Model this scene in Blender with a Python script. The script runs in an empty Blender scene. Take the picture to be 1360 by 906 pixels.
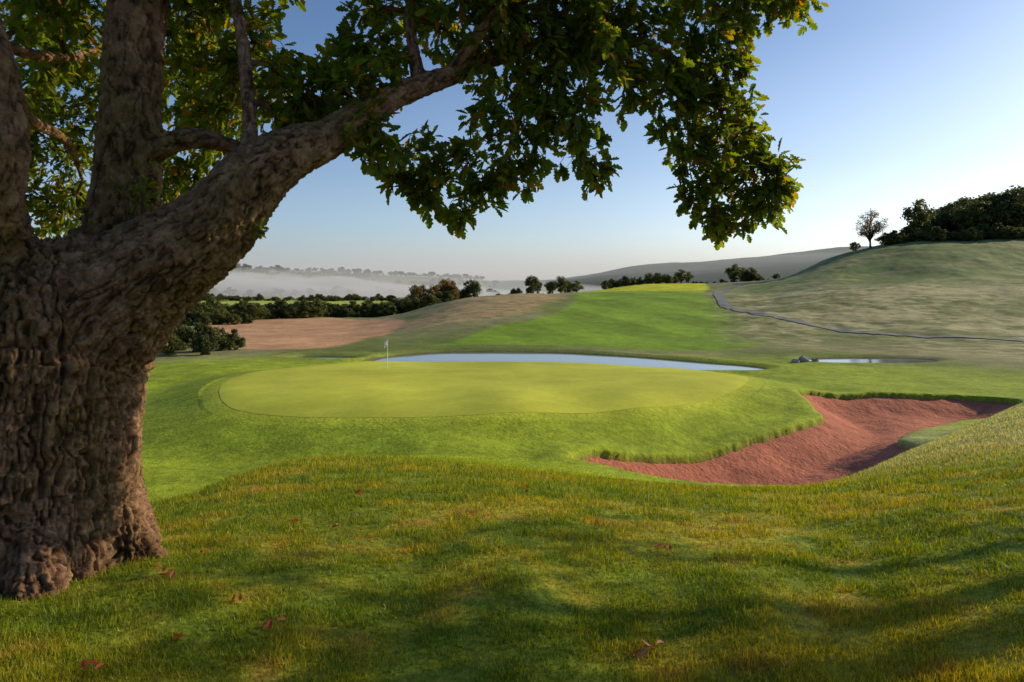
import bpy, bmesh, math, random, time
import numpy as np
from mathutils import Vector
random.seed(7); rng=np.random.default_rng(7)
scene=bpy.context.scene
F=907.0; HZ=375.0; CAMZ=1.7
def S(u,v,d): return np.array([(u-680)/F*d, d, CAMZ+(HZ-v)/F*d])
def UD(u,d): return ((u-680)/F*d, d)
# ---------------------------------------------------------------- noise
def _h(i,j,k,seed):
    n=(i.astype(np.int64)*374761393+j.astype(np.int64)*668265263+(k.astype(np.int64)*1274126177 if k is not None else 0)+seed*974634777)&0xffffffff
    n=((n^(n>>13))*1274126177)&0xffffffff
    n=((n^(n>>16))*2246822519)&0xffffffff
    return ((n^(n>>15))&0xffffff)/float(0xffffff)
def vn(x,y,z=None,seed=0):
    x=np.asarray(x,float);y=np.asarray(y,float)
    i=np.floor(x);j=np.floor(y);fx=x-i;fy=y-j
    fx=fx*fx*fx*(fx*(fx*6-15)+10);fy=fy*fy*fy*(fy*(fy*6-15)+10)
    if z is None:
        a=_h(i,j,None,seed);b=_h(i+1,j,None,seed);c=_h(i,j+1,None,seed);d=_h(i+1,j+1,None,seed)
        return ((a+(b-a)*fx)*(1-fy)+(c+(d-c)*fx)*fy)*2-1
    k=np.floor(z);fz=z-k;fz=fz*fz*fz*(fz*(fz*6-15)+10)
    r=0
    for a in (0,1):
        for b in (0,1):
            for c in (0,1):
                w=(fx if a else 1-fx)*(fy if b else 1-fy)*(fz if c else 1-fz)
                r=r+w*_h(i+a,j+b,k+c,seed)
    return r*2-1
def fbm(x,y,z=None,seed=0,o=4):
    r=0;a=1;t=0
    for q in range(o):
        f=2.03**q
        r=r+a*vn(x*f,y*f,None if z is None else z*f,seed+q);t+=a;a*=.5
    return r/t
def mfbm(mask,x,y,seed=0,o=4):
    out=np.zeros(x.shape)
    if mask.any(): out[mask]=fbm(x[mask],y[mask],None,seed,o)
    return out
def sst(a,b,x):
    t=np.clip((x-a)/(b-a),0,1);return t*t*(3-2*t)
# ---------------------------------------------------------------- polygons
def chaikin(p,n=3):
    p=np.array(p,float)
    for _ in range(n):
        q=np.roll(p,-1,0)
        p=np.stack([p*.75+q*.25,p*.25+q*.75],1).reshape(-1,2)
    return p
def sdf(poly,x,y,pad=12):
    out=np.full(x.shape,float(pad))
    m=(x>poly[:,0].min()-pad)&(x<poly[:,0].max()+pad)&(y>poly[:,1].min()-pad)&(y<poly[:,1].max()+pad)
    if not m.any(): return out
    X=x[m];Y=y[m];D=np.full(X.shape,1e9);ins=np.zeros(X.shape,bool)
    n=len(poly)
    for i in range(n):
        ax,ay=poly[i];bx,by=poly[(i+1)%n]
        ex,ey=bx-ax,by-ay
        t=np.clip(((X-ax)*ex+(Y-ay)*ey)/(ex*ex+ey*ey+1e-9),0,1)
        D=np.minimum(D,(X-ax-t*ex)**2+(Y-ay-t*ey)**2)
        if ey!=0:
            c=((ay>Y)!=(by>Y))&(X<ex*(Y-ay)/ey+ax);ins^=c
    D=np.sqrt(D);out[m]=np.where(ins,-D,np.minimum(D,pad));return out
GREEN=chaikin([(-15.6,36),(-12.5,31.8),(-6,30.3),(0,30.8),(6.3,33.2),(11.6,37.5),(15.6,44),(16.5,50),(10.5,56),(1.3,59),(-10,58),(-16,52),(-18.6,44)],3)
BUNK=chaikin([(2.2,26.6),(4.0,27.8),(6.4,28.6),(9.2,30.4),(11.8,32.4),(14.6,34.4),(16.6,36.2),(17.3,39.5),(17.8,43.6),(24,44.8),(31.0,44.2),(30.7,40.5),(26.5,36.8),(22.8,34.0),(18.8,31.3),(16.6,30.0),(16.4,28.2),(15.2,25.0),(12,22.6),(8.3,21.8),(4.6,22.8),(2.2,24.8)],2)
WZ=-6.2
POND=chaikin([(-15,64.2),(-12,62.9),(-8,62.6),(0,62.6),(8,61.6),(15,60.3),(20,60),(23.5,61.6),(22,64.5),(18.5,67.3),(13.4,71.9),(5.9,76.4),(0,77.4),(-7.2,77.4),(-11.8,74.1),(-14.6,69)],2)
POND2=chaikin([(29,66.5),(36,65.8),(42,67),(43,70.2),(36,71.4),(30,70.6)],2)
POND3=chaikin([(-22.5,69.5),(-17,69.0),(-15.8,71.2),(-18,72.3),(-22,72.6)],2)
HUMP=chaikin([UD(*q) for q in [(520,112),(548,128),(590,150),(650,174),(700,190),(742,200),(752,170),(735,148),(712,128),(690,116),(620,110),(560,106)]],2)
BROWN=chaikin([UD(*q) for q in [(285,80),(262,110),(280,170),(360,185),(480,172),(548,132),(520,106),(480,92),(440,80),(360,77)]],2)
FAIR=chaikin([UD(*q) for q in [(520,82),(600,84),(650,104),(720,112),(752,135),(772,175),(760,205),(790,300),(930,300),(945,230),(930,180),(960,140),(1000,110),(1040,90),(1000,78),(900,76),(760,82)]],2)
# ---------------------------------------------------------------- terrain controls (distance,height) along bearings
nearL=[(2.5,.1),(4,.05),(8,-.5),(12,-2),(18,-4.1),(30,-4.6),(50,-5.2),(75,-5.9),(100,-6.5),(150,-7.6),(200,-9),(300,-12.5),(450,-15.7),(650,-15.8),(900,-17),(1500,-10),(2200,42),(3000,20),(6500,0)]
cols={-550:nearL,-100:nearL,
200:[(2.5,.05),(4,-.05),(6,-.4),(8,-.85),(10,-1.7),(14,-3.4),(18,-4.4),(22,-4.75),(30,-5.0),(40,-5.2),(50,-5.3),(62,-5.8),(75,-5.9),(100,-6.5),(150,-7.6),(200,-9),(300,-12.5),(450,-15.7),(650,-15.8),(900,-17),(1500,-12),(2200,42),(3000,20),(6500,0)],
300:[(2.5,.03),(4,-.08),(6,-.35),(9,-.9),(12,-1.8),(16,-3.4),(20,-4.5),(25,-4.95),(30,-4.95),(36,-4.75),(40,-4.7),(50,-5.0),(60,-5.5),(75,-5.9),(100,-6.4),(150,-7.5),(200,-9),(300,-12.5),(450,-15.7),(650,-15),(900,-16.5),(1500,-10),(2200,50),(3000,20),(6500,0)],
400:[(2.5,0),(4,-.1),(6,-.35),(9,-.8),(12,-1.4),(16,-2.6),(20,-3.9),(25,-4.85),(29,-4.9),(33,-4.6),(40,-4.6),(50,-4.9),(58,-5.4),(75,-5.9),(100,-6.4),(150,-7.4),(200,-9),(300,-12.5),(450,-15.7),(650,-15),(900,-17),(1500,-10),(2200,40),(3000,15),(6500,0)],
500:[(2.5,0),(6,-.32),(9,-.8),(12,-1.4),(16,-2.35),(20,-3.5),(25,-4.65),(28,-4.85),(32,-4.5),(40,-4.6),(50,-4.9),(58,-5.2),(61,-5.7),(75,-5.9),(100,-6.3),(125,-6.2),(150,-6.8),(200,-9.5),(300,-14),(450,-16),(900,-17),(1500,-12),(2200,28),(3000,10),(6500,0)],
600:[(77,-5.9),(100,-5.3),(125,-3.9),(145,-2.9),(165,-2.6),(200,-5),(300,-14),(450,-17),(650,-17),(900,-18),(1500,-12),(2200,10),(3000,0),(6500,0)],
680:[(2.5,0),(4,-.1),(6,-.3),(9,-.85),(12,-1.6),(16,-2.6),(20,-3.6),(25,-4.7),(28,-4.9),(32,-4.45),(40,-4.6),(50,-4.95),(58,-5.3),(61.5,-5.9),(78,-5.9),(100,-5.1),(130,-2.9),(160,-1.2),(178,-.9),(220,-3.5),(300,-10),(450,-17),(900,-18),(1500,-12),(2200,-2),(3000,-4),(6500,0)],
760:[(78,-5.9),(90,-5.6),(110,-4.6),(140,-3.1),(170,-1.6),(200,-.9),(250,-3),(350,-8),(600,-15),(1500,-10),(3000,14),(6500,0)],
850:[(2.5,0),(6,-.36),(9,-.98),(12,-1.8),(16,-2.95),(20,-4.1),(24.5,-5.1),(28,-5.4),(31,-5.1),(35,-4.6),(40,-4.7),(50,-5.1),(57,-5.6),(75,-5.95),(90,-5.7),(110,-4.8),(140,-3.4),(180,-1.6),(230,-.2),(260,.2),(320,-2.5),(450,-12),(900,-15),(1500,-10),(3000,78),(4000,40),(6500,0)],
930:[(31,-5.7),(37,-4.9),(3000,90)],
1000:[(2.5,0),(4,-.1),(6,-.38),(9,-1.02),(12,-1.9),(16,-3.15),(20,-4.4),(24,-5.3),(30,-5.6),(35,-5.5),(40,-4.95),(45,-5.0),(52,-5.6),(62,-6),(80,-5.9),(100,-5.4),(120,-4.4),(150,-3.2),(180,-1.2),(230,.8),(300,2.2),(450,0),(900,-10),(1500,0),(3000,104),(4000,60),(6500,0)],
1060:[(155,-1.6),(195,.9),(260,5),(290,5.6),(350,4)],
1100:[(6,-.36),(9,-.98),(12,-1.8),(16,-3.05),(20,-4.3),(24,-5.1),(32,-5.4),(42,-5.3),(50,-5.7),(68,-6),(80,-5.9),(95,-5.9),(110,-5.1),(130,-3.3),(155,-.9),(175,1.0),(195,1.9),(215,4),(260,10.5),(290,12),(350,11),(600,0),(1500,10),(3000,140),(6500,0)],
1155:[(195,2.4),(225,7),(260,14.5),(290,16.5),(350,16)],
1200:[(2.5,.03),(6,-.25),(9,-.8),(12,-1.4),(16,-2.3),(20,-3.4),(24,-4.6),(28,-5.1),(40,-5.3),(48,-5.7),(68,-6),(80,-5.9),(92,-5.8),(110,-4.6),(130,-2.6),(155,0),(175,1.8),(195,3.0),(220,8),(260,16.8),(285,19.5),(350,22),(600,10),(3000,150),(6500,0)],
1360:[(2.5,.1),(4,0),(6,-.15),(9,-.5),(12,-.9),(16,-1.3),(20,-1.9),(24,-2.5),(28,-3.8),(34,-5.2),(42,-5.5),(50,-5.8),(65,-6),(80,-5.9),(90,-5.7),(110,-4.2),(130,-2.2),(155,.6),(175,2.2),(195,3.8),(220,9),(255,18.5),(285,23),(350,30),(600,15),(3000,150),(6500,0)],
1900:[(2.5,.1),(6,-.1),(12,-.7),(20,-1.6),(28,-3),(42,-5.3),(65,-6),(90,-5.5),(130,-2),(175,2.6),(220,10),(285,24),(350,30),(600,15),(3000,150),(6500,0)]}
pts=[];val=[]
AS=2.6
for u,l in cols.items():
    for d,z in l:
        pts.append(((u-680)/F*AS,math.log(d)));val.append((z-CAMZ)/d)
pts=np.array(pts);val=np.array(val)
C2=.12**2
def kern(P,Q): return np.sqrt(((P[:,None,:]-Q[None])**2).sum(-1)+C2)
n=len(pts)
A=np.zeros((n+3,n+3));A[:n,:n]=kern(pts,pts)+np.eye(n)*-.004
A[:n,n]=1;A[:n,n+1:]=pts;A[n,:n]=1;A[n+1:,:n]=pts.T
W=np.linalg.solve(A,np.r_[val,0,0,0])
NA,NS=260,380;A0,A1=-1.4,1.4;S0,S1=math.log(2.2),math.log(7000)
ga=np.linspace(A0,A1,NA);gs=np.linspace(S0,S1,NS)
GA,GS=np.meshgrid(ga,gs,indexing='ij');P=np.stack([GA.ravel()*AS,GS.ravel()],1)
V=np.concatenate([kern(P[i:i+20000],pts)@W[:n]+W[n]+P[i:i+20000]@W[n+1:] for i in range(0,len(P),20000)]).reshape(NA,NS)
def bspl(t): return [(1-t)**3/6,(3*t**3-6*t*t+4)/6,(-3*t**3+3*t*t+3*t+1)/6,t**3/6]
def hraw(x,y):
    r=np.hypot(x,y);yy=np.maximum(np.maximum(y,.6*r),2.5)
    a=np.clip(x/yy,-1.33,1.33);s=np.clip(np.log(yy),S0+.05,S1-.05)
    fa=(a-A0)/(A1-A0)*(NA-1);fs=(s-S0)/(S1-S0)*(NS-1)
    ia=np.clip(np.floor(fa).astype(int),1,NA-3);is_=np.clip(np.floor(fs).astype(int),1,NS-3)
    wa=bspl(fa-ia);ws=bspl(fs-is_);o=0
    for p in range(4):
        for q in range(4): o=o+wa[p]*ws[q]*V[ia+p-1,is_+q-1]
    return CAMZ+yy*o
def hbase(x,y):
    x=np.asarray(x,float);y=np.asarray(y,float)
    h=hraw(x,y);r=np.hypot(x,y)
    g=sdf(GREEN,x,y,8);smooth=sst(-.5,5,g)
    h=h+.38*(1-sst(-1.2,4.5,g+.5*mfbm(g<7,x*.2,y*.2,12,2)))-.2*np.exp(-(g-5.6)**2/3.5)
    h=h+.10*mfbm(g<1,x*.12,y*.12,14,2)*(1-smooth)
    h=h+smooth*(.04*mfbm(r<150,x*.55,y*.55,3,3)*sst(2,6,r)+.13*mfbm((r>10)&(r<1000),x*.13,y*.13,5,3)*sst(14,28,r)+1.4*mfbm((r>95)&(r<3000),x*.022,y*.022,9)*sst(95,180,r))
    h=h+(.08+.2*sst(.2,.35,x/np.maximum(y,1)))*mfbm((r>75)&(r<420),x*.30,y*.30,15,4)*sst(80,110,r)
    h=h+sst(900,2500,r)*22*mfbm(r>900,x*.0016,y*.0016,21,5)
    z1=(r>50)&(r<100)&(np.abs(x)<70)
    h=np.where(z1,np.maximum(h,WZ+.14+.05*np.sin(x*.3)),h)
    for poly in (POND,POND2,POND3):
        s=sdf(poly,x,y,5);bank=WZ+np.where(s<0,.45*np.maximum(s,-2),.25*s)
        w=1-sst(.0,3.0,s);h=h*(1-w)+bank*w
    return h
def bunkdist(x,y):
    s=sdf(BUNK,x,y,5)
    return s+mfbm(np.abs(s)<1.5,x*.9,y*.9,31)*.22
def height(x,y):
    h=hbase(x,y);s=bunkdist(x,y)
    lip=.14*np.exp(-(s-.5)**2/.5)
    return h+lip-1.7*sst(.05,-.35,s)
def sandz(x,y):
    s=sdf(BUNK,x,y,5)
    return hbase(x,y)-.18-.9*sst(.3,-3.0,s)+.06*fbm(x*.9,y*.9,seed=41)+.022*fbm(x*5,y*5,seed=42)
# ---------------------------------------------------------------- mesh helper
def mk(name,verts,loops,totals,mat=None,smooth=False,cols=None,parent=None):
    me=bpy.data.meshes.new(name)
    verts=np.ascontiguousarray(verts,dtype=np.float32);loops=np.ascontiguousarray(loops,dtype=np.int32).ravel()
    totals=np.ascontiguousarray(totals,dtype=np.int32)
    me.vertices.add(len(verts));me.vertices.foreach_set('co',verts.ravel())
    me.loops.add(len(loops));me.loops.foreach_set('vertex_index',loops)
    me.polygons.add(len(totals));st=np.r_[0,np.cumsum(totals)[:-1]].astype(np.int32)
    me.polygons.foreach_set('loop_start',st);me.polygons.foreach_set('loop_total',totals)
    me.polygons.foreach_set('use_smooth',np.full(len(totals),smooth,dtype=bool))
    me.update(calc_edges=True)
    if cols is not None:
        for cn,c in cols.items():
            at=me.color_attributes.new(cn,'FLOAT_COLOR','POINT')
            at.data.foreach_set('color',np.c_[c,np.ones(len(c))].astype(np.float32).ravel())
    if mat: me.materials.append(mat)
    ob=bpy.data.objects.new(name,me);scene.collection.objects.link(ob)
    if parent: ob.parent=parent
    return ob
def outward(ob):
    bm=bmesh.new();bm.from_mesh(ob.data);bmesh.ops.recalc_face_normals(bm,faces=bm.faces)
    if bm.calc_volume(signed=True)<0: bmesh.ops.reverse_faces(bm,faces=bm.faces)
    bm.to_mesh(ob.data);bm.free()
def empty(name,loc=(0,0,0)):
    e=bpy.data.objects.new(name,None);scene.collection.objects.link(e);e.location=loc;return e
def gridfaces(nr,nc,wrap=False):
    i=np.arange(nr-1)[:,None];j=np.arange(nc if wrap else nc-1)[None]
    j2=(j+1)%nc
    return np.stack([i*nc+j,i*nc+j2,(i+1)*nc+j2,(i+1)*nc+j],-1).reshape(-1,4)
# ---------------------------------------------------------------- materials
def newmat(name):
    m=bpy.data.materials.new(name);m.use_nodes=True;nt=m.node_tree;nt.nodes.clear()
    out=nt.nodes.new('ShaderNodeOutputMaterial');return m,nt,out
def N(nt,t,**k):
    n=nt.nodes.new(t)
    for a,b in k.items(): setattr(n,a,b)
    return n
def ramp(nt,fac,stops):
    r=nt.nodes.new('ShaderNodeValToRGB');e=r.color_ramp.elements
    while len(e)<len(stops): e.new(.5)
    for q,(p,c) in zip(e,stops): q.position=p;q.color=(*c,1)
    nt.links.new(fac,r.inputs[0]);return r.outputs[0]
def mul(nt,a,b,f=1):
    m=nt.nodes.new('ShaderNodeMix');m.data_type='RGBA';m.blend_type='MULTIPLY';m.inputs[0].default_value=f
    nt.links.new(a,m.inputs[6]);nt.links.new(b,m.inputs[7]);return m.outputs[2]
def noise(nt,scale,detail=4,vec=None,rough=.55):
    t=N(nt,'ShaderNodeTexNoise');t.inputs['Scale'].default_value=scale;t.inputs['Detail'].default_value=detail;t.inputs['Roughness'].default_value=rough
    if vec is None:
        g=nt.nodes.new('ShaderNodeNewGeometry');vec=g.outputs['Position']
    nt.links.new(vec,t.inputs['Vector']);return t.outputs['Fac']
def vary_mat(name,attr=None,color=(.1,.1,.1),scales=((1,.6,1.4),),bump=None,rough=.9,spec=.1):
    m,nt,out=newmat(name);b=N(nt,'ShaderNodeBsdfPrincipled');b.inputs['Roughness'].default_value=rough
    b.inputs['Specular IOR Level'].default_value=spec
    if attr: c=N(nt,'ShaderNodeVertexColor',layer_name=attr).outputs[0]
    else: c=N(nt,'ShaderNodeRGB');c.outputs[0].default_value=(*color,1);c=c.outputs[0]
    for s,lo,hi in scales:
        c=mul(nt,c,ramp(nt,noise(nt,s),[(.3,(lo,)*3),(.7,(hi,)*3)]))
    nt.links.new(c,b.inputs['Base Color'])
    if bump:
        bp=N(nt,'ShaderNodeBump');bp.inputs['Strength'].default_value=bump[1];bp.inputs['Distance'].default_value=bump[2]
        nt.links.new(noise(nt,bump[0],5),bp.inputs['Height']);nt.links.new(bp.outputs[0],b.inputs['Normal'])
    nt.links.new(b.outputs[0],out.inputs[0]);return m
M_ground=vary_mat('turf','col',scales=((.12,.82,1.18),(.6,.82,1.18),(3.5,.78,1.22),(22,.68,1.32)),bump=(7,.7,.06))
M_green=vary_mat('putting_turf',None,(.46,.47,.05),scales=((.10,.80,1.16),(.5,.92,1.08),(3,.93,1.07),(30,.88,1.12)),bump=(40,.3,.01))
M_sand=vary_mat('red_sand',None,(.43,.15,.09),scales=((.3,.8,1.15),(2,.82,1.15),(12,.85,1.15),(60,.8,1.2)),bump=(6,1.,.08))
M_path=vary_mat('asphalt',None,(.2,.2,.19),scales=((.4,.8,1.2),(8,.85,1.15)))
def leafmat(name,stops,trans=.45,attr=None,spec=.25,tv=1.7):
    m,nt,out=newmat(name)
    g=nt.nodes.new('ShaderNodeNewGeometry')
    if attr:
        c=N(nt,'ShaderNodeVertexColor',layer_name=attr).outputs[0]
        c=mul(nt,c,ramp(nt,g.outputs['Random Per Island'],[(0,(.45,.48,.5)),(.8,(1.3,1.3,1.2)),(1,(2.0,1.8,1.5))]))
    else:
        c=ramp(nt,g.outputs['Random Per Island'],stops)
        oi=N(nt,'ShaderNodeObjectInfo');c=mul(nt,c,ramp(nt,oi.outputs['Random'],[(0,(.7,.72,.75)),(1,(1.3,1.2,1.1))]))
    d=N(nt,'ShaderNodeBsdfPrincipled');d.inputs['Roughness'].default_value=.5;d.inputs['Specular IOR Level'].default_value=spec
    t=N(nt,'ShaderNodeBsdfTranslucent');mx=N(nt,'ShaderNodeMixShader');mx.inputs[0].default_value=trans
    nt.links.new(c,d.inputs['Base Color'])
    hs=N(nt,'ShaderNodeHueSaturation');hs.inputs['Hue'].default_value=.485;hs.inputs['Saturation'].default_value=1.1;hs.inputs['Value'].default_value=tv
    nt.links.new(c,hs.inputs['Color']);nt.links.new(hs.outputs[0],t.inputs[0])
    nt.links.new(d.outputs[0],mx.inputs[1]);nt.links.new(t.outputs[0],mx.inputs[2]);nt.links.new(mx.outputs[0],out.inputs[0]);return m
M_leaf=leafmat('oak_leaf',[(0,(.065,.105,.012)),(.5,(.11,.16,.018)),(.85,(.18,.20,.02)),(.95,(.27,.20,.02)),(1,(.30,.14,.02))],.55,tv=2.6)
M_far=leafmat('distant_foliage',[(0,(.045,.065,.018)),(.6,(.08,.10,.025)),(1,(.15,.15,.04))],.3)
M_farA=leafmat('autumn_foliage',[(0,(.11,.08,.025)),(.6,(.18,.14,.04)),(1,(.26,.17,.045))],.3)
M_grass=leafmat('grass_blades',None,.35,attr='col',spec=.2)
M_dead=leafmat('dead_leaf',[(0,(.34,.09,.03)),(.5,(.5,.13,.04)),(1,(.45,.28,.15))],.2)
M_wood=vary_mat('dark_wood',None,(.06,.045,.032),scales=((4,.7,1.3),))
# ---------------------------------------------------------------- ground colours
def colr(x,y):
    r=np.hypot(x,y);a=x/np.maximum(y,1)
    def L(c): return np.array(c)[None,:]
    x=x.ravel();y=y.ravel();r=r.ravel();a=a.ravel()
    nm=r<90
    n1=mfbm(nm,x*.6,y*.9,51)[:,None];n2=mfbm(nm,x*2.6,y*3.4,55)[:,None];n3=mfbm(r>60,x*.06,y*.06,57,3)[:,None]
    n4=mfbm(r<14,x*9,y*9,59,3)[:,None]
    def mix(c,t,w):
        w=np.asarray(w);w=w[:,None] if w.ndim==1 else w
        return c*(1-w)+t*w
    c=np.tile(L((.17,.21,.018)),(len(x),1))
    c=mix(c,L((.34,.29,.028)),sst(-.3,.38,.7*n1+.8*n2+.3*n4)*.75)
    c=mix(c,L((.36,.21,.055)),sst(.3,.7,n2+.2*n1+.35*n4)*.42)
    c=mix(c,L((.08,.14,.015)),sst(.15,.5,-n2-.4*n4)*.5)
    sur=sst(12,18,r+1.5*n1[:,0]);c=mix(c,L((.25,.32,.02))*(1+.25*n2),sur*.9)
    c=mix(c,L((.40,.43,.035)),sst(1.6,.0,sdf(GREEN,x,y,3)+.25*n2[:,0])*.8)
    c=mix(c,mix(np.tile(L((.14,.17,.04)),(len(x),1)),L((.22,.21,.09)),sst(-.3,.3,n3)),sst(66,80,r))
    fs=sdf(FAIR,x,y,3)
    stripe=(np.sin((x*.9+y*.25)*.42)>0)*.16+.92
    c=mix(c,L((.17,.27,.018))*stripe[:,None],sst(.8,-.8,fs))
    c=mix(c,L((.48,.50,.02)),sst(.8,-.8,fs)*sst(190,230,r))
    hn=mfbm(r>70,x*.06,y*.13,61)[:,None];hn2=mfbm((r>70)&(r<420),x*.5,y*.7,63)[:,None]
    rh=sst(.27,.36,a)*sst(80,100,r);c=mix(c,mix(np.tile(L((.37,.33,.17)),(len(x),1)),L((.17,.18,.065)),sst(-.3,.3,hn+.8*hn2)),rh)
    c=mix(c,mix(np.tile(L((.13,.17,.055)),(len(x),1)),L((.24,.24,.11)),sst(-.1,.5,hn+.6*hn2)),sst(.3,.36,a)*sst(185,200,r))
    hs=sdf(HUMP,x,y,6)+3*mfbm((r>80)&(r<260),x*.12,y*.12,66);c=mix(c,mix(np.tile(L((.36,.25,.125)),(len(x),1)),L((.17,.16,.06)),sst(0,.5,hn2)),sst(2,-2,hs)*.9)
    c=mix(c,L((.48,.27,.14)),sst(.8,-.8,sdf(BROWN,x,y,4)+.8*mfbm((r>60)&(r<230),x*.2,y*.2,68)))
    c=mix(c,L((.13,.16,.035)),sst(210,260,r)*sst(.1,-.05,a))
    cell=_h(np.floor((x+.25*y)/170),np.floor((y-.2*x)/230),np.zeros_like(x),5)[:,None]
    fld=np.where(cell<.35,L((.30,.36,.06)),np.where(cell<.6,L((.20,.28,.05)),np.where(cell<.75,L((.36,.30,.15)),L((.10,.14,.04)))))
    c=mix(c,fld,sst(380,400,r)*sst(.1,-.02,a))
    c=mix(c,fld*.6,sst(1100,1700,r)*sst(-.05,-.1,a))
    c=mix(c,L((.04,.065,.05)),sst(1100,1700,r)*sst(-.08,0,a))
    mo=((r>380)&(r<640)&(a<-.1));c=mix(c,L((.38,.42,.08)),mo*.8)
    pm=sst(.42,.6,a)*sst(9,14,r)*sst(40,32,r);c=mix(c,L((.42,.39,.17)),pm*.65*(1+.5*n2[:,0]))
    for q in (POND,POND2,POND3):
        c=mix(c,L((.10,.09,.05)),sst(.5,0,sdf(q,x,y,3)))
    b=bunkdist(x,y);c=mix(c,L((.16,.10,.05)),sst(.05,-.1,b))
    return np.clip(c,0.005,.6)
# ---------------------------------------------------------------- ground sheet
rs=[.5]
while rs[-1]<6500:
    r=rs[-1]
    rs.append(r+(r*.035 if r<5 else r*.014 if r<20 else .2 if r<85 else r*.006 if r<400 else r*.015))
rs=np.array(rs)
fine=np.radians(np.arange(-45,45.01,.13));coarse=np.radians(np.arange(48,312.1,3))
th=np.r_[fine,coarse]
R,T=np.meshgrid(rs,th,indexing='ij');X=R*np.sin(T);Y=R*np.cos(T)
X=X.ravel();Y=Y.ravel();Z=height(X,Y)
verts=np.c_[X,Y,Z];fc=gridfaces(len(rs),len(th),True)[:,::-1]
nc=len(th);verts=np.r_[verts,[[0,0,Z[:nc].mean()]]];ci=len(verts)-1
tri=np.array([[ci,j,(j+1)%nc] for j in range(nc)])[:,::-1]
cg=colr(X,Y);cg=np.r_[cg,[[.12,.15,.03]]]
mk('ground',verts,np.r_[fc.ravel(),tri.ravel()],np.r_[np.full(len(fc),4),np.full(len(tri),3)],M_ground,True,{'col':cg})
# ---------------------------------------------------------------- putting green / bunker / water
def sheet_poly(name,poly,zf,mat,off,rings=60):
    c=poly.mean(0);t=np.linspace(0.001,1,rings)
    n=len(poly);k=3
    pp=np.stack([poly+(np.roll(poly,-1,0)-poly)*q/k for q in range(k)],1).reshape(-1,2)
    P=c+(pp-c)*t[:,None,None]
    x=P[...,0].ravel();y=P[...,1].ravel();f=gridfaces(rings,len(pp),True)
    return mk(name,np.c_[x,y,zf(x,y)+off],f.ravel(),np.full(len(f),4),mat,True)
sheet_poly('putting_green',GREEN,height,M_green,.010,120)
gx,gy=np.meshgrid(np.arange(1.0,33,.1),np.arange(20.5,46,.1),indexing='ij');s=bunkdist(gx.ravel(),gy.ravel())
f=gridfaces(*gx.shape);f=f[(s[f]<.12).all(1)]
mk('sand_bunker',np.c_[gx.ravel(),gy.ravel(),sandz(gx.ravel(),gy.ravel())],f[:,::-1].ravel(),np.full(len(f),4),M_sand,True)
m,nt,out=newmat('water');b=N(nt,'ShaderNodeBsdfPrincipled');b.inputs['Base Color'].default_value=(.12,.13,.12,1);b.inputs['Roughness'].default_value=.08;b.inputs['IOR'].default_value=1.8
b.inputs['Specular IOR Level'].default_value=1.0
bp=N(nt,'ShaderNodeBump');bp.inputs['Strength'].default_value=.12;bp.inputs['Distance'].default_value=.02;nt.links.new(noise(nt,2.0,3),bp.inputs['Height']);nt.links.new(bp.outputs[0],b.inputs['Normal']);nt.links.new(b.outputs[0],out.inputs[0]);M_water=m
wp=empty('pond_water')
for i,(q,nm) in enumerate(((POND,'main_pool'),(POND2,'inlet_pool'),(POND3,'stream_pool'))):
    c=q.mean(0);d=q-c;qq=c+d*(1+.7/np.linalg.norm(d,axis=1,keepdims=True))
    mk(nm,np.c_[qq,np.full(len(qq),WZ)],np.arange(len(qq)),[len(qq)],M_water,parent=wp)
pc=np.array([UD(*q) for q in [(985,230),(962,205),(953,185),(958,160),(968,140),(1020,121),(1100,105.5),(1200,95),(1360,88),(1560,84)]])
def cat(P,k=12):
    P=np.array(P,float);Q=np.vstack([2*P[0]-P[1],P,2*P[-1]-P[-2]]);o=[]
    for i in range(1,len(Q)-2):
        for t in np.linspace(0,1,k,endpoint=False):
            a,b,c,d=Q[i-1:i+3];o.append(.5*((2*b)+(-a+c)*t+(2*a-5*b+4*c-d)*t*t+(-a+3*b-3*c+d)*t**3))
    o.append(P[-1]);return np.array(o)
pl=cat(pc,40);tg=np.gradient(pl,axis=0);tg/=np.linalg.norm(tg,axis=1,keepdims=True);nn=np.c_[-tg[:,1],tg[:,0]]
PW=pl[:,None,:]+nn[:,None,:]*np.linspace(-1.1,1.1,5)[None,:,None]
x=PW[...,0].ravel();y=PW[...,1].ravel();ff=gridfaces(len(pl),5)
mk('cart_path',np.c_[x,y,height(x,y)+.10],ff[:,::-1].ravel(),np.full(len(ff),4),M_path,True)
# ---------------------------------------------------------------- grass
NB=640000
d=np.exp(rng.uniform(math.log(1.9),math.log(27),NB));a=rng.uniform(-.9,.9,NB)
x=a*d;y=d
keep=(bunkdist(x,y)>.05)&(sdf(GREEN,x,y,3)>1.5)&(np.hypot(x+3.35,y-4.5)>.72);x=x[keep];y=y[keep];d=d[keep]
tuft=fbm(x*4.5,y*4.5,seed=71);kp=rng.random(len(x))<(.8+.7*tuft);x=x[kp];y=y[kp];d=d[kp];tuft=tuft[kp];n=len(x)
z=height(x,y);sc=np.maximum(1,d/4.2)**.75
hh=(.018+.024*rng.random(n))*(1+.9*tuft)*np.minimum(sc,1.8)*(1-.5*sst(11,20,d));wd=.0030*sc*(.7+.6*rng.random(n))
an=rng.uniform(0,6.283,n);tl=rng.uniform(.1,1.15,n);ta=rng.uniform(0,6.283,n)
dx=np.cos(an)*wd;dy=np.sin(an)*wd
b=np.c_[x,y,z-.004]
v0=b+np.c_[-dx,-dy,0*z];v1=b+np.c_[dx,dy,0*z]
v2=b+np.c_[np.cos(ta)*hh*np.sin(tl),np.sin(ta)*hh*np.sin(tl),hh*np.cos(tl)+.004]
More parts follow.
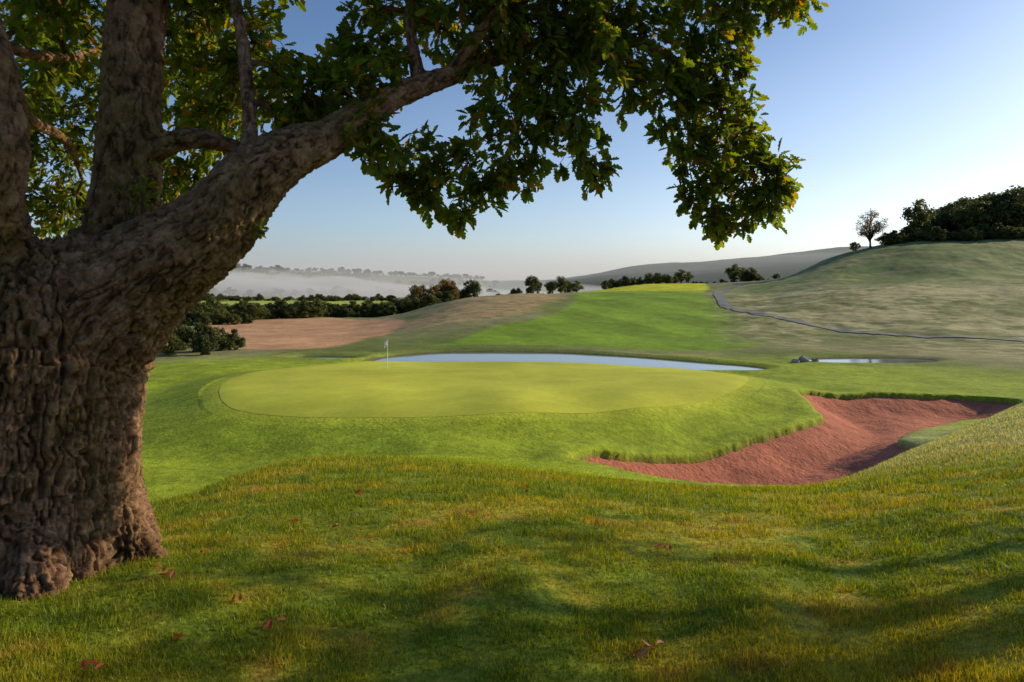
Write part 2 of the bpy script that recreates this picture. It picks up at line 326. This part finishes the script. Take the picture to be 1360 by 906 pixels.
vv=np.stack([v0,v1,v2],1).reshape(-1,3);cc=colr(x,y)*1.0;cc=np.repeat(cc,3,0)
mk('grass',vv,np.arange(3*n),np.full(n,3),M_grass,False,{'col':cc})
# ---------------------------------------------------------------- tubes
def tube(P,Rr,seg=10,k=6):
    P=cat(P,k);Rr=cat(np.array(Rr,float)[:,None]*np.ones((1,3)),k)[:,0]
    t=np.gradient(P,axis=0);t/=np.linalg.norm(t,axis=1,keepdims=True)+1e-9
    up=np.array([.13,.9,.3]);u=np.cross(t,up);u/=np.linalg.norm(u,axis=1,keepdims=True);w=np.cross(t,u)
    an=np.linspace(0,2*np.pi,seg,endpoint=False)
    V=P[:,None]+Rr[:,None,None]*(u[:,None]*np.cos(an)[None,:,None]+w[:,None]*np.sin(an)[None,:,None])
    f=gridfaces(len(P),seg,True);return V.reshape(-1,3),f,P,Rr
class Acc:
    def __init__(s): s.v=[];s.l=[];s.t=[];s.n=0
    def add(s,v,f):
        s.v.append(v);s.l.append((f+s.n).ravel());s.t.append(np.full(len(f),f.shape[1]));s.n+=len(v)
    def addn(s,v,l,t): s.v.append(v);s.l.append(l+s.n);s.t.append(t);s.n+=len(v)
    def get(s): return np.concatenate(s.v),np.concatenate(s.l),np.concatenate(s.t)
# ---------------------------------------------------------------- OAK
def p3(l): return np.array([S(*q) for q in l])
trunkP=np.array([(-3.36,4.55,-.5),(-3.36,4.52,-.05),(-3.32,4.5,.3),(-3.28,4.5,.8),(-3.2,4.5,1.25),(-3.15,4.5,1.65),(-3.15,4.5,1.95)])
trunkR=[.92,.84,.76,.73,.70,.62,.42]
limbs=[(trunkP,trunkR),
 (p3([(40,500,4.5),(130,415,4.5),(215,350,4.45),(285,300,4.4),(335,240,4.45),(385,204,4.55),(440,181,4.7),(520,130,5.0),(600,100,5.3),(690,66,5.5),(790,45,5.7),(880,70,5.9),(945,125,6.0),(975,200,6.0)]),[.48,.44,.33,.25,.215,.17,.13,.10,.078,.06,.05,.04,.028,.014]),
 (p3([(110,440,4.6),(150,360,4.65),(165,280,4.7),(172,180,4.8),(178,60,4.9),(195,-80,5.0),(215,-260,5.2),(260,-450,5.4)]),[.40,.31,.23,.20,.19,.17,.12,.07]),
 (p3([(-20,450,4.4),(-20,350,4.2),(-8,270,4.0),(8,190,4.0),(-5,100,4.1),(-40,-20,4.2),(-80,-200,4.4)]),[.42,.3,.15,.12,.12,.10,.06]),
 (p3([(172,215,4.8),(225,190,4.75),(270,184,4.8),(325,200,4.9)]),[.13,.085,.07,.05]),
 (p3([(335,235,4.5),(332,180,4.6),(328,110,4.8),(318,30,5.0),(300,-60,5.2),(290,-200,5.4)]),[.12,.055,.05,.043,.035,.025]),
 (p3([(560,118,5.15),(548,60,5.2),(545,0,5.3),(560,-100,5.5)]),[.07,.045,.04,.03]),
 (p3([(600,100,5.3),(640,40,5.2),(690,-20,5.2),(760,-120,5.3),(850,-220,5.5)]),[.065,.045,.04,.035,.02]),
 (p3([(0,60,4.8),(60,75,5.2),(120,70,5.8),(200,30,6.5)]),[.05,.04,.035,.02]),
 (p3([(-10,120,4.3),(40,160,5.2),(90,190,6.2),(110,240,7)]),[.05,.045,.035,.02])]
for ang,ln in ((-.75,1.0),(-1.6,1.05),(-2.4,1.1),(.1,1.0),(2.0,1.1)):
    c=math.cos(ang);s_=math.sin(ang)
    limbs.append((np.array([(-3.32+.35*c,4.5+.35*s_,.7),(-3.34+.58*c,4.5+.58*s_,.28),(-3.35+.75*c,4.5+.75*s_,-.03),(-3.36+ln*c,4.5+ln*s_,-.30)]),[.18,.18,.17,.10]))
acc=Acc();skel=[]
for P_,R_ in limbs:
    seg=16 if R_[0]<.2 else 32
    v,f,pp,rr=tube(P_,R_,seg,6)
    acc.add(v,f)
    L=len(pp);acc.addn(np.zeros((0,3)),np.r_[np.arange(L*seg-seg,L*seg)-len(v),np.arange(seg)[::-1]-len(v)]+0,np.array([seg,seg]))
    skel.append((pp,rr))
V_,L_,T_=acc.get()
tmp=mk('tmp',V_,L_,T_)
md=tmp.modifiers.new('r','REMESH');md.mode='VOXEL';md.voxel_size=.0105
dg=bpy.context.evaluated_depsgraph_get();me=bpy.data.meshes.new_from_object(tmp.evaluated_get(dg))
bpy.data.objects.remove(tmp)
t2=bpy.data.objects.new('t2',me);scene.collection.objects.link(t2)
sm=t2.modifiers.new('s','SMOOTH');sm.factor=.6;sm.iterations=16
dg=bpy.context.evaluated_depsgraph_get();me=bpy.data.meshes.new_from_object(t2.evaluated_get(dg));bpy.data.objects.remove(t2)
nv=len(me.vertices);co=np.zeros(nv*3,np.float32);me.vertices.foreach_get('co',co);co=co.reshape(-1,3).astype(float)
no=np.zeros(nv*3,np.float32);me.vertex_normals.foreach_get('vector',no);no=no.reshape(-1,3)
best=np.full(nv,1e9);Q=np.zeros((nv,3));rad=np.zeros(nv)
for li,(pp,rr) in enumerate(skel[:10]):
    arc=np.r_[0,np.cumsum(np.linalg.norm(np.diff(pp,axis=0),axis=1))]
    for i in range(len(pp)-1):
        ab=pp[i+1]-pp[i];l=np.linalg.norm(ab)
        t=np.clip(((co-pp[i])@ab)/(l*l),0,1);ax=pp[i]+t[:,None]*ab;dd=np.linalg.norm(co-ax,axis=1)-(rr[i]+t*(rr[i+1]-rr[i]))
        m_=dd<best;best[m_]=dd[m_];pe=(co-ax)[m_];tt=ab/l
        s_=arc[i]+t[m_]*l
        Q[m_]=pe-(pe@tt)[:,None]*tt+ tt*(s_*.26)[:,None]+li*3.7
        rad[m_]=(rr[i]+t*(rr[i+1]-rr[i]))[m_]
rs_=np.clip(rad/.7,.12,1)
wx=Q+.022*np.c_[vn(co[:,0]*11,co[:,1]*11,co[:,2]*11,1),vn(co[:,0]*11,co[:,1]*11,co[:,2]*11,2),vn(co[:,0]*11,co[:,1]*11,co[:,2]*11,3)]
def rid(f,seed,k=3.6): return 1-np.abs(fbm(wx[:,0]*f,wx[:,1]*f,wx[:,2]*f,seed,2))*k
r1=np.clip(rid(17,81,4.5),-1,1);r2=np.clip(rid(40,85),-1,1);lump=fbm(co[:,0]*1.8,co[:,1]*1.8,co[:,2]*1.3,91,2);knob=np.clip(fbm(co[:,0]*7,co[:,1]*7,co[:,2]*7,95,3)-.22,0,1)
plate=fbm(wx[:,0]*22,wx[:,1]*22,wx[:,2]*110,77,2)
big=sst(.2,.6,rad)
disp=-.032*rs_**.8*np.clip(r1,0,1)-.020*rs_**.6*np.clip(r2,0,1)+.05*lump*rs_+.14*knob*big*sst(.5,1.4,co[:,2])+.022*plate*rs_+.024*rs_
disp+=.018*fbm(co[:,0]*42,co[:,1]*42,co[:,2]*26,99,2)*np.minimum(1,rs_*3)
co2=co+no*disp[:,None]
me.vertices.foreach_set('co',co2.astype(np.float32).ravel())
crk=np.clip(1-.8*np.clip(r1,0,1)**1.5-.4*np.clip(r2,0,1)**2,.1,1)
at=me.color_attributes.new('crack','FLOAT_COLOR','POINT');at.data.foreach_set('color',np.c_[crk,crk,crk,np.ones(nv)].astype(np.float32).ravel())
me.polygons.foreach_set('use_smooth',np.ones(len(me.polygons),bool))
m,nt,out=newmat('oak_bark');b=N(nt,'ShaderNodeBsdfPrincipled');b.inputs['Roughness'].default_value=.9;b.inputs['Specular IOR Level'].default_value=.15
c=ramp(nt,noise(nt,11,6,rough=.65),[(.3,(.14,.07,.04)),(.5,(.29,.16,.095)),(.72,(.5,.31,.2))])
c=mul(nt,c,ramp(nt,N(nt,'ShaderNodeVertexColor',layer_name='crack').outputs[0],[(.1,(.2,.16,.13)),(1,(1,1,1))]))
c=mul(nt,c,ramp(nt,noise(nt,1.3,3),[(.35,(.72,.8,.52)),(.6,(1,1,1))]))
nt.links.new(c,b.inputs['Base Color']);bp=N(nt,'ShaderNodeBump');bp.inputs['Strength'].default_value=1.0;bp.inputs['Distance'].default_value=.03
nt.links.new(noise(nt,38,6,rough=.7),bp.inputs['Height']);nt.links.new(bp.outputs[0],b.inputs['Normal']);nt.links.new(b.outputs[0],out.inputs[0]);M_bark=m
me.materials.clear();me.materials.append(M_bark);me.update()
oak=empty('oak_tree')
ob=bpy.data.objects.new('trunk_and_limbs',me);scene.collection.objects.link(ob);ob.parent=oak
hl=[(0,0),(.12,.05),(.25,.17),(.34,.10),(.47,.26),(.56,.15),(.69,.27),(.78,.16),(.90,.15),(1,0)]
lt=[];fold=.25
for yy,ww in hl: lt.append((0,yy,0) if ww==0 else (ww,yy,ww*fold))
base=len(lt)
for yy,ww in hl[1:-1]: lt.append((-ww,yy,ww*fold))
LT=np.array(lt);LT[:,2]-=.18*LT[:,1]**2
LL=np.r_[np.arange(10),[9]+[base+7-i for i in range(8)]+[0]]
def leaves(pos,dirs,size,r=rng):
    n=len(pos);dirs=dirs/np.linalg.norm(dirs,axis=1,keepdims=True)
    up=r.normal(size=(n,3))*.55+np.array([0,0,1.]);sx=np.cross(dirs,up);sx/=np.linalg.norm(sx,axis=1,keepdims=True)+1e-9
    sz=np.cross(sx,dirs)
    v=pos[:,None]+size[:,None,None]*(sx[:,None]*LT[None,:,:1]+dirs[:,None]*LT[None,:,1:2]+sz[:,None]*LT[None,:,2:3])
    k=len(LT);l=(LL[None]+np.arange(n)[:,None]*k).ravel();return v.reshape(-1,3),l,np.full(2*n,10)
clumps=[]
def CL(u,v,d,r): clumps.append((S(u,v,d),r))
for q in [(50,30,7,.5),(95,95,7.4,.5),(55,165,7.2,.4),(95,215,7.4,.4),(50,262,7.2,.33),(100,285,7.2,.25),(20,140,6.5,.4),(235,50,7,.5),(250,120,7,.45),(238,175,6.8,.3),(225,240,6.6,.25),(275,225,6.6,.22),(180,110,7.4,.4),(300,60,7,.4),(240,0,6.8,.5),(100,20,7,.5),(185,260,6.9,.22),
 (75,300,7.4,.25),(120,160,7.6,.4),(25,215,7.2,.35),(250,250,7,.2),(300,190,6.8,.25),(340,130,6.9,.3),
 (30,-30,4.9,.42),(110,-40,5,.42),(90,30,5.4,.3),(240,-40,5,.45),(270,20,5.4,.35),(330,-40,5.2,.4),(350,60,5.3,.3),(320,120,5.3,.3),(380,105,5.1,.3),(370,160,5.0,.22),(290,150,5.4,.24),(300,95,5.6,.3),(260,90,5.8,.3),(60,100,5.8,.25),
 (455,-50,5.3,.3),(470,60,5.2,.28),(445,110,5.0,.3),(470,165,4.9,.25),(500,190,4.9,.2),(430,150,4.9,.24),(520,90,5.2,.3),(500,10,5.3,.33),(410,130,4.8,.2),(480,120,4.8,.22),
 (560,-20,5.4,.36),(590,40,5.4,.32),(620,-30,5.3,.4),(640,70,5.3,.28),
 (545,205,5.3,.2),(575,240,5.4,.22),(605,275,5.4,.16),(560,270,5.4,.14),(620,215,5.4,.2),(640,260,5.5,.13),(530,240,5.3,.12),
 (670,150,5.4,.24),(690,200,5.5,.22),(660,225,5.5,.15),(700,235,5.6,.12),(700,100,5.4,.3),(680,30,5.4,.36),(720,40,5.5,.36),
 (690,-40,5.4,.45),(750,-10,5.5,.42),(760,60,5.5,.33),(745,115,5.5,.27),(770,150,5.5,.24),(760,195,5.6,.22),(785,232,5.6,.15),(730,160,5.5,.2),(650,10,5.2,.3),(800,60,5.3,.3),
 (800,20,5.6,.4),(820,90,5.7,.3),(800,-50,5.6,.42),(840,125,5.8,.18),(860,40,5.8,.4),(870,-40,5.7,.4),(880,105,5.9,.3),
 (920,50,5.9,.35),(940,110,6,.33),(905,150,6,.25),(900,190,6,.22),(950,175,6,.33),(930,225,6,.28),(975,140,6,.2),(985,215,6.1,.28),(1000,240,6.1,.26),(965,265,6.1,.26),(1020,250,6.1,.2),(1015,285,6.1,.2),(960,300,6.1,.13),(1030,230,6.1,.14),(915,255,6,.13),(940,285,6,.14),(990,180,6.1,.2),
 (940,-10,5.9,.4),(990,0,6,.33),(1040,-20,6,.35),(1060,5,6.1,.18),(970,60,6,.22),(960,95,6,.22),(1010,-60,6,.4),
 (0,-130,4.8,.55),(120,-150,5.2,.6),(250,-160,5.4,.6),(380,-170,5.3,.6),(500,-160,5.5,.6),(620,-150,5.5,.6),(740,-140,5.4,.6),(860,-150,5.7,.6),(960,-140,5.8,.5),
 (200,-320,5.3,.7),(400,-330,5.6,.7),(600,-320,5.6,.7),(800,-300,5.6,.7),(-120,-80,5,.6),(-180,100,5.5,.6),(-100,200,6.8,.6),(-150,-250,5,.7),(0,-380,5.2,.7)]:
    CL(*q)
nodes=[];nr=[]
for pp,rr in skel[1:10]:
    for i in range(4,len(pp)):
        if rr[i]<.15: nodes.append(pp[i]);nr.append(rr[i])
nodes=np.array(nodes);nr=np.array(nr)
br=Acc();lf=Acc();rem=list(clumps)
while rem:
    ds=[((nodes-c).__pow__(2).sum(1)).min() for c,_ in rem];i=int(np.argmin(ds));c,r=rem.pop(i)
    j=int(np.argmin(((nodes-c)**2).sum(1)));p0=nodes[j];L=np.linalg.norm(c-p0)+.01
    mid1=p0+(c-p0)*.35+rng.normal(size=3)*.08*L+np.array([0,0,.10*L]);mid2=p0+(c-p0)*.7+rng.normal(size=3)*.08*L+np.array([0,0,.07*L])
    r0=min(nr[j]*.75,.01+.016*L+.012)
    v,f,pp,rr=tube([p0,mid1,mid2,c],[r0,r0*.8,r0*.6,r0*.4],7,5);br.add(v,f)
    nodes=np.r_[nodes,pp[5:]];nr=np.r_[nr,rr[5:]]
    ns=int(34*(r/.5)**1.8)+6
    for k in range(ns):
        dv=rng.normal(size=3);dv/=np.linalg.norm(dv);rr_=r*(.4+.8*rng.random()**.6)
        st=pp[rng.integers(len(pp)//2,len(pp))]
        e=c+dv*rr_*np.array([1,1,.9]);
        mid=(st+e)/2+rng.normal(size=3)*.04+np.array([0,0,.05])
        v,f,tp,tr=tube([st,mid,e],[.005,.0035,.0018],3,3);br.add(v,f)
        nl=rng.integers(9,15);ii=rng.integers(len(tp)//3,len(tp),nl);ii[:5]=len(tp)-1
        dirs=rng.normal(size=(nl,3))*.8+(e-st)/np.linalg.norm(e-st)*.9+np.array([0,0,-.35])
        pos=tp[ii]+rng.normal(size=(nl,3))*.022
        v,l,t=leaves(pos,dirs,rng.uniform(.075,.14,nl));lf.addn(v,l,t)
for q in [(185,255,4.6,.16),(345,305,4.35,.03)]:
    c=S(*q[:3]);n=int(140*q[3]/.16);pos=c+rng.normal(size=(n,3))*q[3]*.5;dirs=rng.normal(size=(n,3))+np.array([.3,-.2,0])
    v,l,t=leaves(pos,dirs,rng.uniform(.03,.07,n));lf.addn(v,l,t)
v,l,t=br.get();mk('branches',v,l,t,M_bark,True,{'crack':np.full((len(v),3),.55)},oak)
v,l,t=lf.get();mk('leaves',v,l,t,M_leaf,False,None,oak)
# second oak, unseen, added right of the view to dapple the foreground with shade
shade_oak=empty('oak_tree');ob2=Acc();ol2=Acc();bx,by=13.5,7.2;bz=float(height(np.array([bx]),np.array([by]))[0])
v,f,_,_=tube([(bx,by,bz-.3),(bx+.05,by,bz+1),(bx-.1,by,bz+2.2),(bx,by+.1,bz+4),(bx,by,bz+7)],[.62,.45,.4,.28,.08],16,6);ob2.add(v,f)
for k in range(28):
    an=rng.uniform(0,6.283);rad_=3.8*math.sqrt(rng.random());zc=bz+2.6+rng.random()*4.6*(1-.4*(rad_/4.5)**2);c=np.array([bx+rad_*math.cos(an),by+rad_*math.sin(an),zc])
    s0=np.array([bx,by,bz+1.9+.45*(zc-bz-2)]);v,f,_,_=tube([s0,(s0+c)/2+[0,0,.3],c],[.10,.06,.02],7,4);ob2.add(v,f)
    n=100;dv=rng.normal(size=(n,3));dv/=np.linalg.norm(dv,axis=1,keepdims=True);pos=c+dv*(rng.random((n,1))**.5)*np.array([1.0,1.0,.7])*.8
    v,l,t=leaves(pos,rng.normal(size=(n,3)),rng.uniform(.12,.2,n));ol2.addn(v,l,t)
v,l,t=ob2.get();mk('shade_oak_trunk',v,l,t,M_bark,True,{'crack':np.full((len(v),3),.7)},shade_oak)
v,l,t=ol2.get();mk('shade_oak_crown',v,l,t,M_leaf,False,None,shade_oak)
# ---------------------------------------------------------------- fallen leaves
fp=[(225,767),(222,773),(245,857),(362,834),(395,697),(450,705),(860,875),(866,872),(270,742),(322,800),(337,622),(365,612),(470,660),(623,688),(887,732),(560,603),(583,588),(460,588),(130,900),(340,655),(700,655),(1000,640)]
pos=[];sz=[]
for u,v in fp:
    dd=np.linspace(1.8,25,1500);xx=(u-680)/F*dd;zz=height(xx,dd);vvv=HZ+(CAMZ-zz)*F/dd
    k=np.argmax(vvv<=v) if (vvv<=v).any() else -1
    pos.append((xx[k],dd[k],zz[k]+.045));sz.append(.075 if dd[k]<8 else .10)
pos=np.array(pos);pos=np.repeat(pos,3,0)+rng.normal(size=(3*len(fp),3))*np.array([.02,.02,.006]);sz=np.repeat(sz,3)
dirs=rng.normal(size=(len(pos),3))*np.array([1,1,.35]);v,l,t=leaves(pos,dirs,sz*rng.uniform(.6,1.1,len(sz)));mk('fallen_leaves',v,l,t,M_dead)
# ---------------------------------------------------------------- flagstick
fl=empty('golf_flag')
M_white=vary_mat('white_paint',None,(.8,.8,.78),scales=((5,.95,1.05),),rough=.4)
fx,fy=-8.75,48.;fz=float(height(np.array([fx]),np.array([fy]))[0])
v,f,_,_=tube([(fx,fy,fz-.1),(fx,fy,fz+1),(fx,fy,fz+2.15)],[.022,.02,.017],8,3);mk('pole',v,f.ravel(),np.full(len(f),4),M_white,True,None,fl)
gu,gv=np.meshgrid(np.linspace(0,1,10),np.linspace(0,1,8),indexing='ij')
vx=fx-.02-gu*.2;vy=fy+.03*np.sin(gu*9+gv*2);vz=fz+2.13-gv*.36-gu*.22
ff=gridfaces(10,8);mk('flag',np.c_[vx.ravel(),vy.ravel(),vz.ravel()],ff.ravel(),np.full(len(ff),4),M_white,True,None,fl)
# ---------------------------------------------------------------- weir rocks at the inlet
rk=Acc()
M_rock=vary_mat('rock',None,(.3,.28,.25),scales=((3,.6,1.3),),bump=(10,.6,.05))
for (cx,cy,s_) in [(27.2,65.5,.4),(28.2,66.1,.5),(29.3,66.0,.35),(28.8,67.2,.4)]:
    a1,a2=np.meshgrid(np.linspace(0,np.pi,10),np.linspace(0,2*np.pi,14,endpoint=False),indexing='ij')
    dd=np.c_[(np.sin(a1)*np.cos(a2)).ravel(),(np.sin(a1)*np.sin(a2)).ravel(),(np.cos(a1)*.7).ravel()]
    q=dd*s_*(1+.4*fbm(dd[:,0]*2+cx,dd[:,1]*2,dd[:,2]*2,5,2))[:,None]+np.array([cx,cy,float(height(np.array([cx]),np.array([cy]))[0])+.1]);rk.add(q,gridfaces(10,14,True))
v,l,t=rk.get();mk('rocks',v,l,t,M_rock,False)
# ---------------------------------------------------------------- distant trees
def treemesh(name,seed,mat,spread=.34,nclus=30,nl=90,ls=.055,low=.12,csz=1.):
    r=np.random.default_rng(seed);A_=Acc()
    v,f,_,_=tube([(0,0,-.05),(.01,0,.2),(0,.01,.45),(0.01,0,.8)],[.03,.022,.016,.004],7,3);A_.add(v,f)
    qs=[]
    for i in range(nclus):
        while True:
            q=r.uniform(-1,1,3)
            if (q**2).sum()<1: break
        zc=low+.06+(q[2]+1)/2*(.9-low);w=spread*(1-.35*abs(q[2])**2)
        c=np.array([q[0]*w,q[1]*w,zc]);cr=r.uniform(.09,.16)*csz
        v,f,_,_=tube([(0,0,max(.1,zc-.25)),c*np.array([.5,.5,1])-np.array([0,0,.08]),c],[.010,.006,.002],4,2);A_.add(v,f)
        dv=r.normal(size=(nl,3));dv/=np.linalg.norm(dv,axis=1,keepdims=True)
        pos=c+dv*cr*r.uniform(.3,1.05,(nl,1))*np.array([1,1,.8])
        a_=r.normal(size=(nl,3));a_/=np.linalg.norm(a_,axis=1,keepdims=True);b_=np.cross(a_,r.normal(size=(nl,3)));b_/=np.linalg.norm(b_,axis=1,keepdims=True)
        s=r.uniform(.5,1,(nl,1))*ls*.6
        qs.append(np.stack([pos-a_*s,pos+b_*s*.8,pos+a_*s,pos-b_*s*.8],1).reshape(-1,3))
    q=np.concatenate(qs);q[:,2]=np.maximum(q[:,2],0);A_.add(q,np.arange(len(q)).reshape(-1,4))
    v,l,t=A_.get();ob=mk(name,v,l,t,mat);me=ob.data;me.materials.append(M_wood)
    mi=np.zeros(len(t),np.int32);mi[:len(t)-len(q)//4]=1;me.polygons.foreach_set('material_index',mi);bpy.data.objects.remove(ob);return me
TG=[treemesh('broadleaf',i,M_far,.30+.05*(i%3)) for i in range(5)]
TA=[treemesh('autumn_broadleaf',20+i,M_farA,.3) for i in range(3)]
BH=[treemesh('hedge_bush',30+i,M_far,.55,40,110,.07,-.05,1.25) for i in range(3)]
BT=treemesh('thin_tree',44,M_farA,.42,46,80,.03,.2)
def put(parent,me,x,y,h,wz=1.,nm='tree',sink=.0):
    o=bpy.data.objects.new(nm,me);scene.collection.objects.link(o);o.parent=parent
    z=float(height(np.array([x]),np.array([y]))[0]);o.location=(x,y,z-sink*h)
    o.scale=(h*wz,h*wz,h);o.rotation_euler=(0,0,random.uniform(0,6.28))
R=random
def row(parent,ud0,ud1,n,h,meshes,jit=.1,wz=1.,sink=.03,dj=4):
    for i in range(n):
        t=(i+R.uniform(-.4,.4))/max(1,n-1);u=ud0[0]+(ud1[0]-ud0[0])*t;d_=ud0[1]+(ud1[1]-ud0[1])*t+R.uniform(-dj,dj)
        x_,y_=UD(u,d_);put(parent,R.choice(meshes),x_,y_,h*R.uniform(1-jit*2.5,1+jit*2),wz,sink=sink)
woods=empty('woodland')
for i in range(190):
    u=R.uniform(1205,1560);d_=R.uniform(272,370);t=sst(1195,1330,u)
    hh_=(8+ 11*float(t))*R.uniform(.75,1.15);x_,y_=UD(u,d_);put(woods,R.choice(TG),x_,y_,hh_,1.25,sink=.08)
row(woods,(1180,262),(1400,258),40,4.2,BH,.25,1.2,dj=3)
x_,y_=UD(1156,268);e=empty('ash_tree');put(e,BT,x_,y_,15)
x_,y_=UD(1220,272);e=empty('ash_tree');put(e,TG[1],x_,y_,16)
x_,y_=UD(1136,270);e=empty('shrub');put(e,BH[0],x_,y_,3.6)
h1=empty('hedgerow');row(h1,(215,165),(420,185),44,3.4,BH,.25,1.1,dj=5);row(h1,(400,185),(600,205),40,3.4,BH,.25,1.1,dj=5);row(h1,(215,150),(330,158),14,3.2,BH,.2)
row(h1,(235,172),(330,176),3,6,TG,.15,1.1);row(h1,(430,195),(590,206),7,4.6,TG,.15,1.1)
b1=empty('bush');
for u_,d_,hh_ in ((212,76,3.6),(236,77,3.5),(262,75,3.4),(290,76,3.0),(312,77,2.4),(228,72,2.6),(275,72,2.3),(180,76,3.8),(150,77,4.0),(120,76,4.2)):
    x_,y_=UD(u_,d_);put(b1,R.choice(BH),x_,y_,hh_,.85,sink=.05)
tc=empty('copse');row(tc,(548,210),(600,215),9,8.0,TA,.15,.9);row(tc,(585,218),(628,225),9,8.0,TG,.15,.7)
tl_=empty('tree_line');row(tl_,(708,215),(765,225),7,5.8,TG,.12,1.1);row(tl_,(665,215),(700,215),4,3,BH,.1);row(tl_,(805,268),(895,272),16,3.6,BH,.12,.9);row(tl_,(860,280),(885,282),3,5,TG,.1,1.2)
row(tl_,(905,290),(912,290),2,6,TG,.1);row(tl_,(925,300),(1030,310),14,3,BH,.3);row(tl_,(975,310),(1000,312),3,7.5,TG,.15,1.2)
far=empty('distant_trees')
row(far,(235,620),(520,640),50,4.5,BH,.3,1.5,dj=15);row(far,(230,880),(660,930),70,9,TG,.3,1.5,dj=60)
row(far,(230,1500),(660,1500),80,12,TG,.3,1.6,dj=200);row(far,(290,2150),(640,2150),110,14,TG,.3,1.7,dj=120)
row(far,(230,1900),(500,1900),60,13,TG,.3,1.6,dj=60);row(far,(240,380),(520,400),40,3,BH,.3,1.3,dj=5);row(far,(680,500),(780,520),16,8,TG,.2,1.4,dj=20)
# ---------------------------------------------------------------- mist and haze
def volmat(name,dens,col=(1,1,1),an=.35):
    m,nt,out=newmat(name);v=N(nt,'ShaderNodeVolumeScatter');v.inputs['Color'].default_value=(*col,1);v.inputs['Density'].default_value=dens;v.inputs['Anisotropy'].default_value=an
    nt.links.new(v.outputs[0],out.inputs['Volume']);return m
bv=np.array([(x,y,z) for x in (-4500,5500) for y in (1450,6000) for z in (-80,110)],float)
bf=np.array([(0,1,3,2),(4,6,7,5),(0,4,5,1),(2,3,7,6),(0,2,6,4),(1,5,7,3)])
outward(mk('haze',bv,bf.ravel(),np.full(6,4),volmat('haze',.00028,(.95,.98,1),.15)))
def mist(name,x0,x1,y0,y1,amp,n1,n2,fr,seed,dens,par):
    gx,gy=np.meshgrid(np.linspace(x0,x1,120),np.linspace(y0,y1,60),indexing='ij')
    tx=(gx-x0)/(x1-x0);ty=(gy-y0)/(y1-y0)
    ed=sst(0,.18,tx)*sst(1,.5,tx)*sst(0,.3,ty)*sst(1,.7,ty)
    top=-24+ed*np.maximum(0,amp+n1*fbm(gx*fr,gy*fr,seed=seed,o=5)+n2*fbm(gx*fr*5,gy*fr*5,seed=seed+7))
    v=np.r_[np.c_[gx.ravel(),gy.ravel(),top.ravel()],np.c_[gx.ravel(),gy.ravel(),np.full(gx.size,-30.)]];f=gridfaces(*gx.shape);k=gx.size
    nr_,nc_=gx.shape;bd=list(range(0,nc_))+[i*nc_+nc_-1 for i in range(1,nr_)]+[(nr_-1)*nc_+j for j in range(nc_-2,-1,-1)]+[i*nc_ for i in range(nr_-2,0,-1)]
    sd=np.array([(bd[i],bd[(i+1)%len(bd)],bd[(i+1)%len(bd)]+k,bd[i]+k) for i in range(len(bd))])
    al=np.r_[f[:,::-1],f+k,sd[:,::-1]];outward(mk(name,v,al.ravel(),np.full(len(al),4),volmat(name,dens,(1,1,1),.0),True,None,par))
mp=empty('valley_mist')
mist('mist_body',-1500,420,560,1420,32,22,9,.007,111,.011,mp)
mist('mist_veil',-1500,560,700,1440,46,28,10,.004,131,.0018,mp)
# ---------------------------------------------------------------- light
SEL=math.radians(22);SAZ=math.radians(68)
sv=Vector((math.sin(SAZ)*math.cos(SEL),math.cos(SAZ)*math.cos(SEL),math.sin(SEL)))
w=bpy.data.worlds.new('World');scene.world=w;w.use_nodes=True;nt=w.node_tree;nt.nodes.clear()
sk=nt.nodes.new('ShaderNodeTexSky');sk.sky_type='NISHITA';sk.sun_disc=False;sk.sun_elevation=SEL;sk.sun_rotation=SAZ;sk.air_density=1.0;sk.dust_density=1.6;sk.ozone_density=6.0
# low morning haze in the sky: whiter near the horizon and towards the sun
tc_=nt.nodes.new('ShaderNodeTexCoord');sx_=nt.nodes.new('ShaderNodeSeparateXYZ');nt.links.new(tc_.outputs['Generated'],sx_.inputs[0])
el=ramp(nt,sx_.outputs[2],[(0,(1,1,1)),(.06,(.80,.80,.80)),(.16,(.42,.42,.42)),(.32,(.10,.10,.10)),(.5,(0,0,0))])
dt=nt.nodes.new('ShaderNodeVectorMath');dt.operation='DOT_PRODUCT';nt.links.new(tc_.outputs['Generated'],dt.inputs[0]);dt.inputs[1].default_value=(math.sin(SAZ),math.cos(SAZ),.2)
gl=ramp(nt,dt.outputs['Value'],[(0,(.36,.38,.42)),(.5,(.60,.60,.60)),(.8,(1,.97,.9)),(1,(1,.95,.85))])
hz=mul(nt,el,gl)
sc_=nt.nodes.new('ShaderNodeVectorMath');sc_.operation='SCALE';sc_.inputs['Scale'].default_value=4.6;nt.links.new(hz,sc_.inputs[0])
ad=nt.nodes.new('ShaderNodeVectorMath');ad.operation='ADD';nt.links.new(sk.outputs[0],ad.inputs[0]);nt.links.new(sc_.outputs[0],ad.inputs[1])
bg=nt.nodes.new('ShaderNodeBackground');bg.inputs[1].default_value=.13;wo=nt.nodes.new('ShaderNodeOutputWorld')
nt.links.new(ad.outputs[0],bg.inputs[0]);nt.links.new(bg.outputs[0],wo.inputs[0])
sl=bpy.data.lights.new('sun','SUN');sl.energy=5;sl.angle=math.radians(.5);sl.color=(1,.85,.57);so=bpy.data.objects.new('sun',sl);scene.collection.objects.link(so)
so.rotation_euler=(-sv).to_track_quat('-Z','Y').to_euler();so.location=(30,20,30)
cam=bpy.data.cameras.new('camera');co_=bpy.data.objects.new('camera',cam);scene.collection.objects.link(co_)
cam.sensor_width=36;cam.lens=36*F/1360;cam.shift_y=-(453-HZ)/1360;cam.clip_end=20000;cam.clip_start=.05
co_.location=(0,0,CAMZ);co_.rotation_euler=(math.radians(90),0,0);scene.camera=co_
scene.view_settings.view_transform='Standard';scene.view_settings.look='None';scene.view_settings.exposure=0
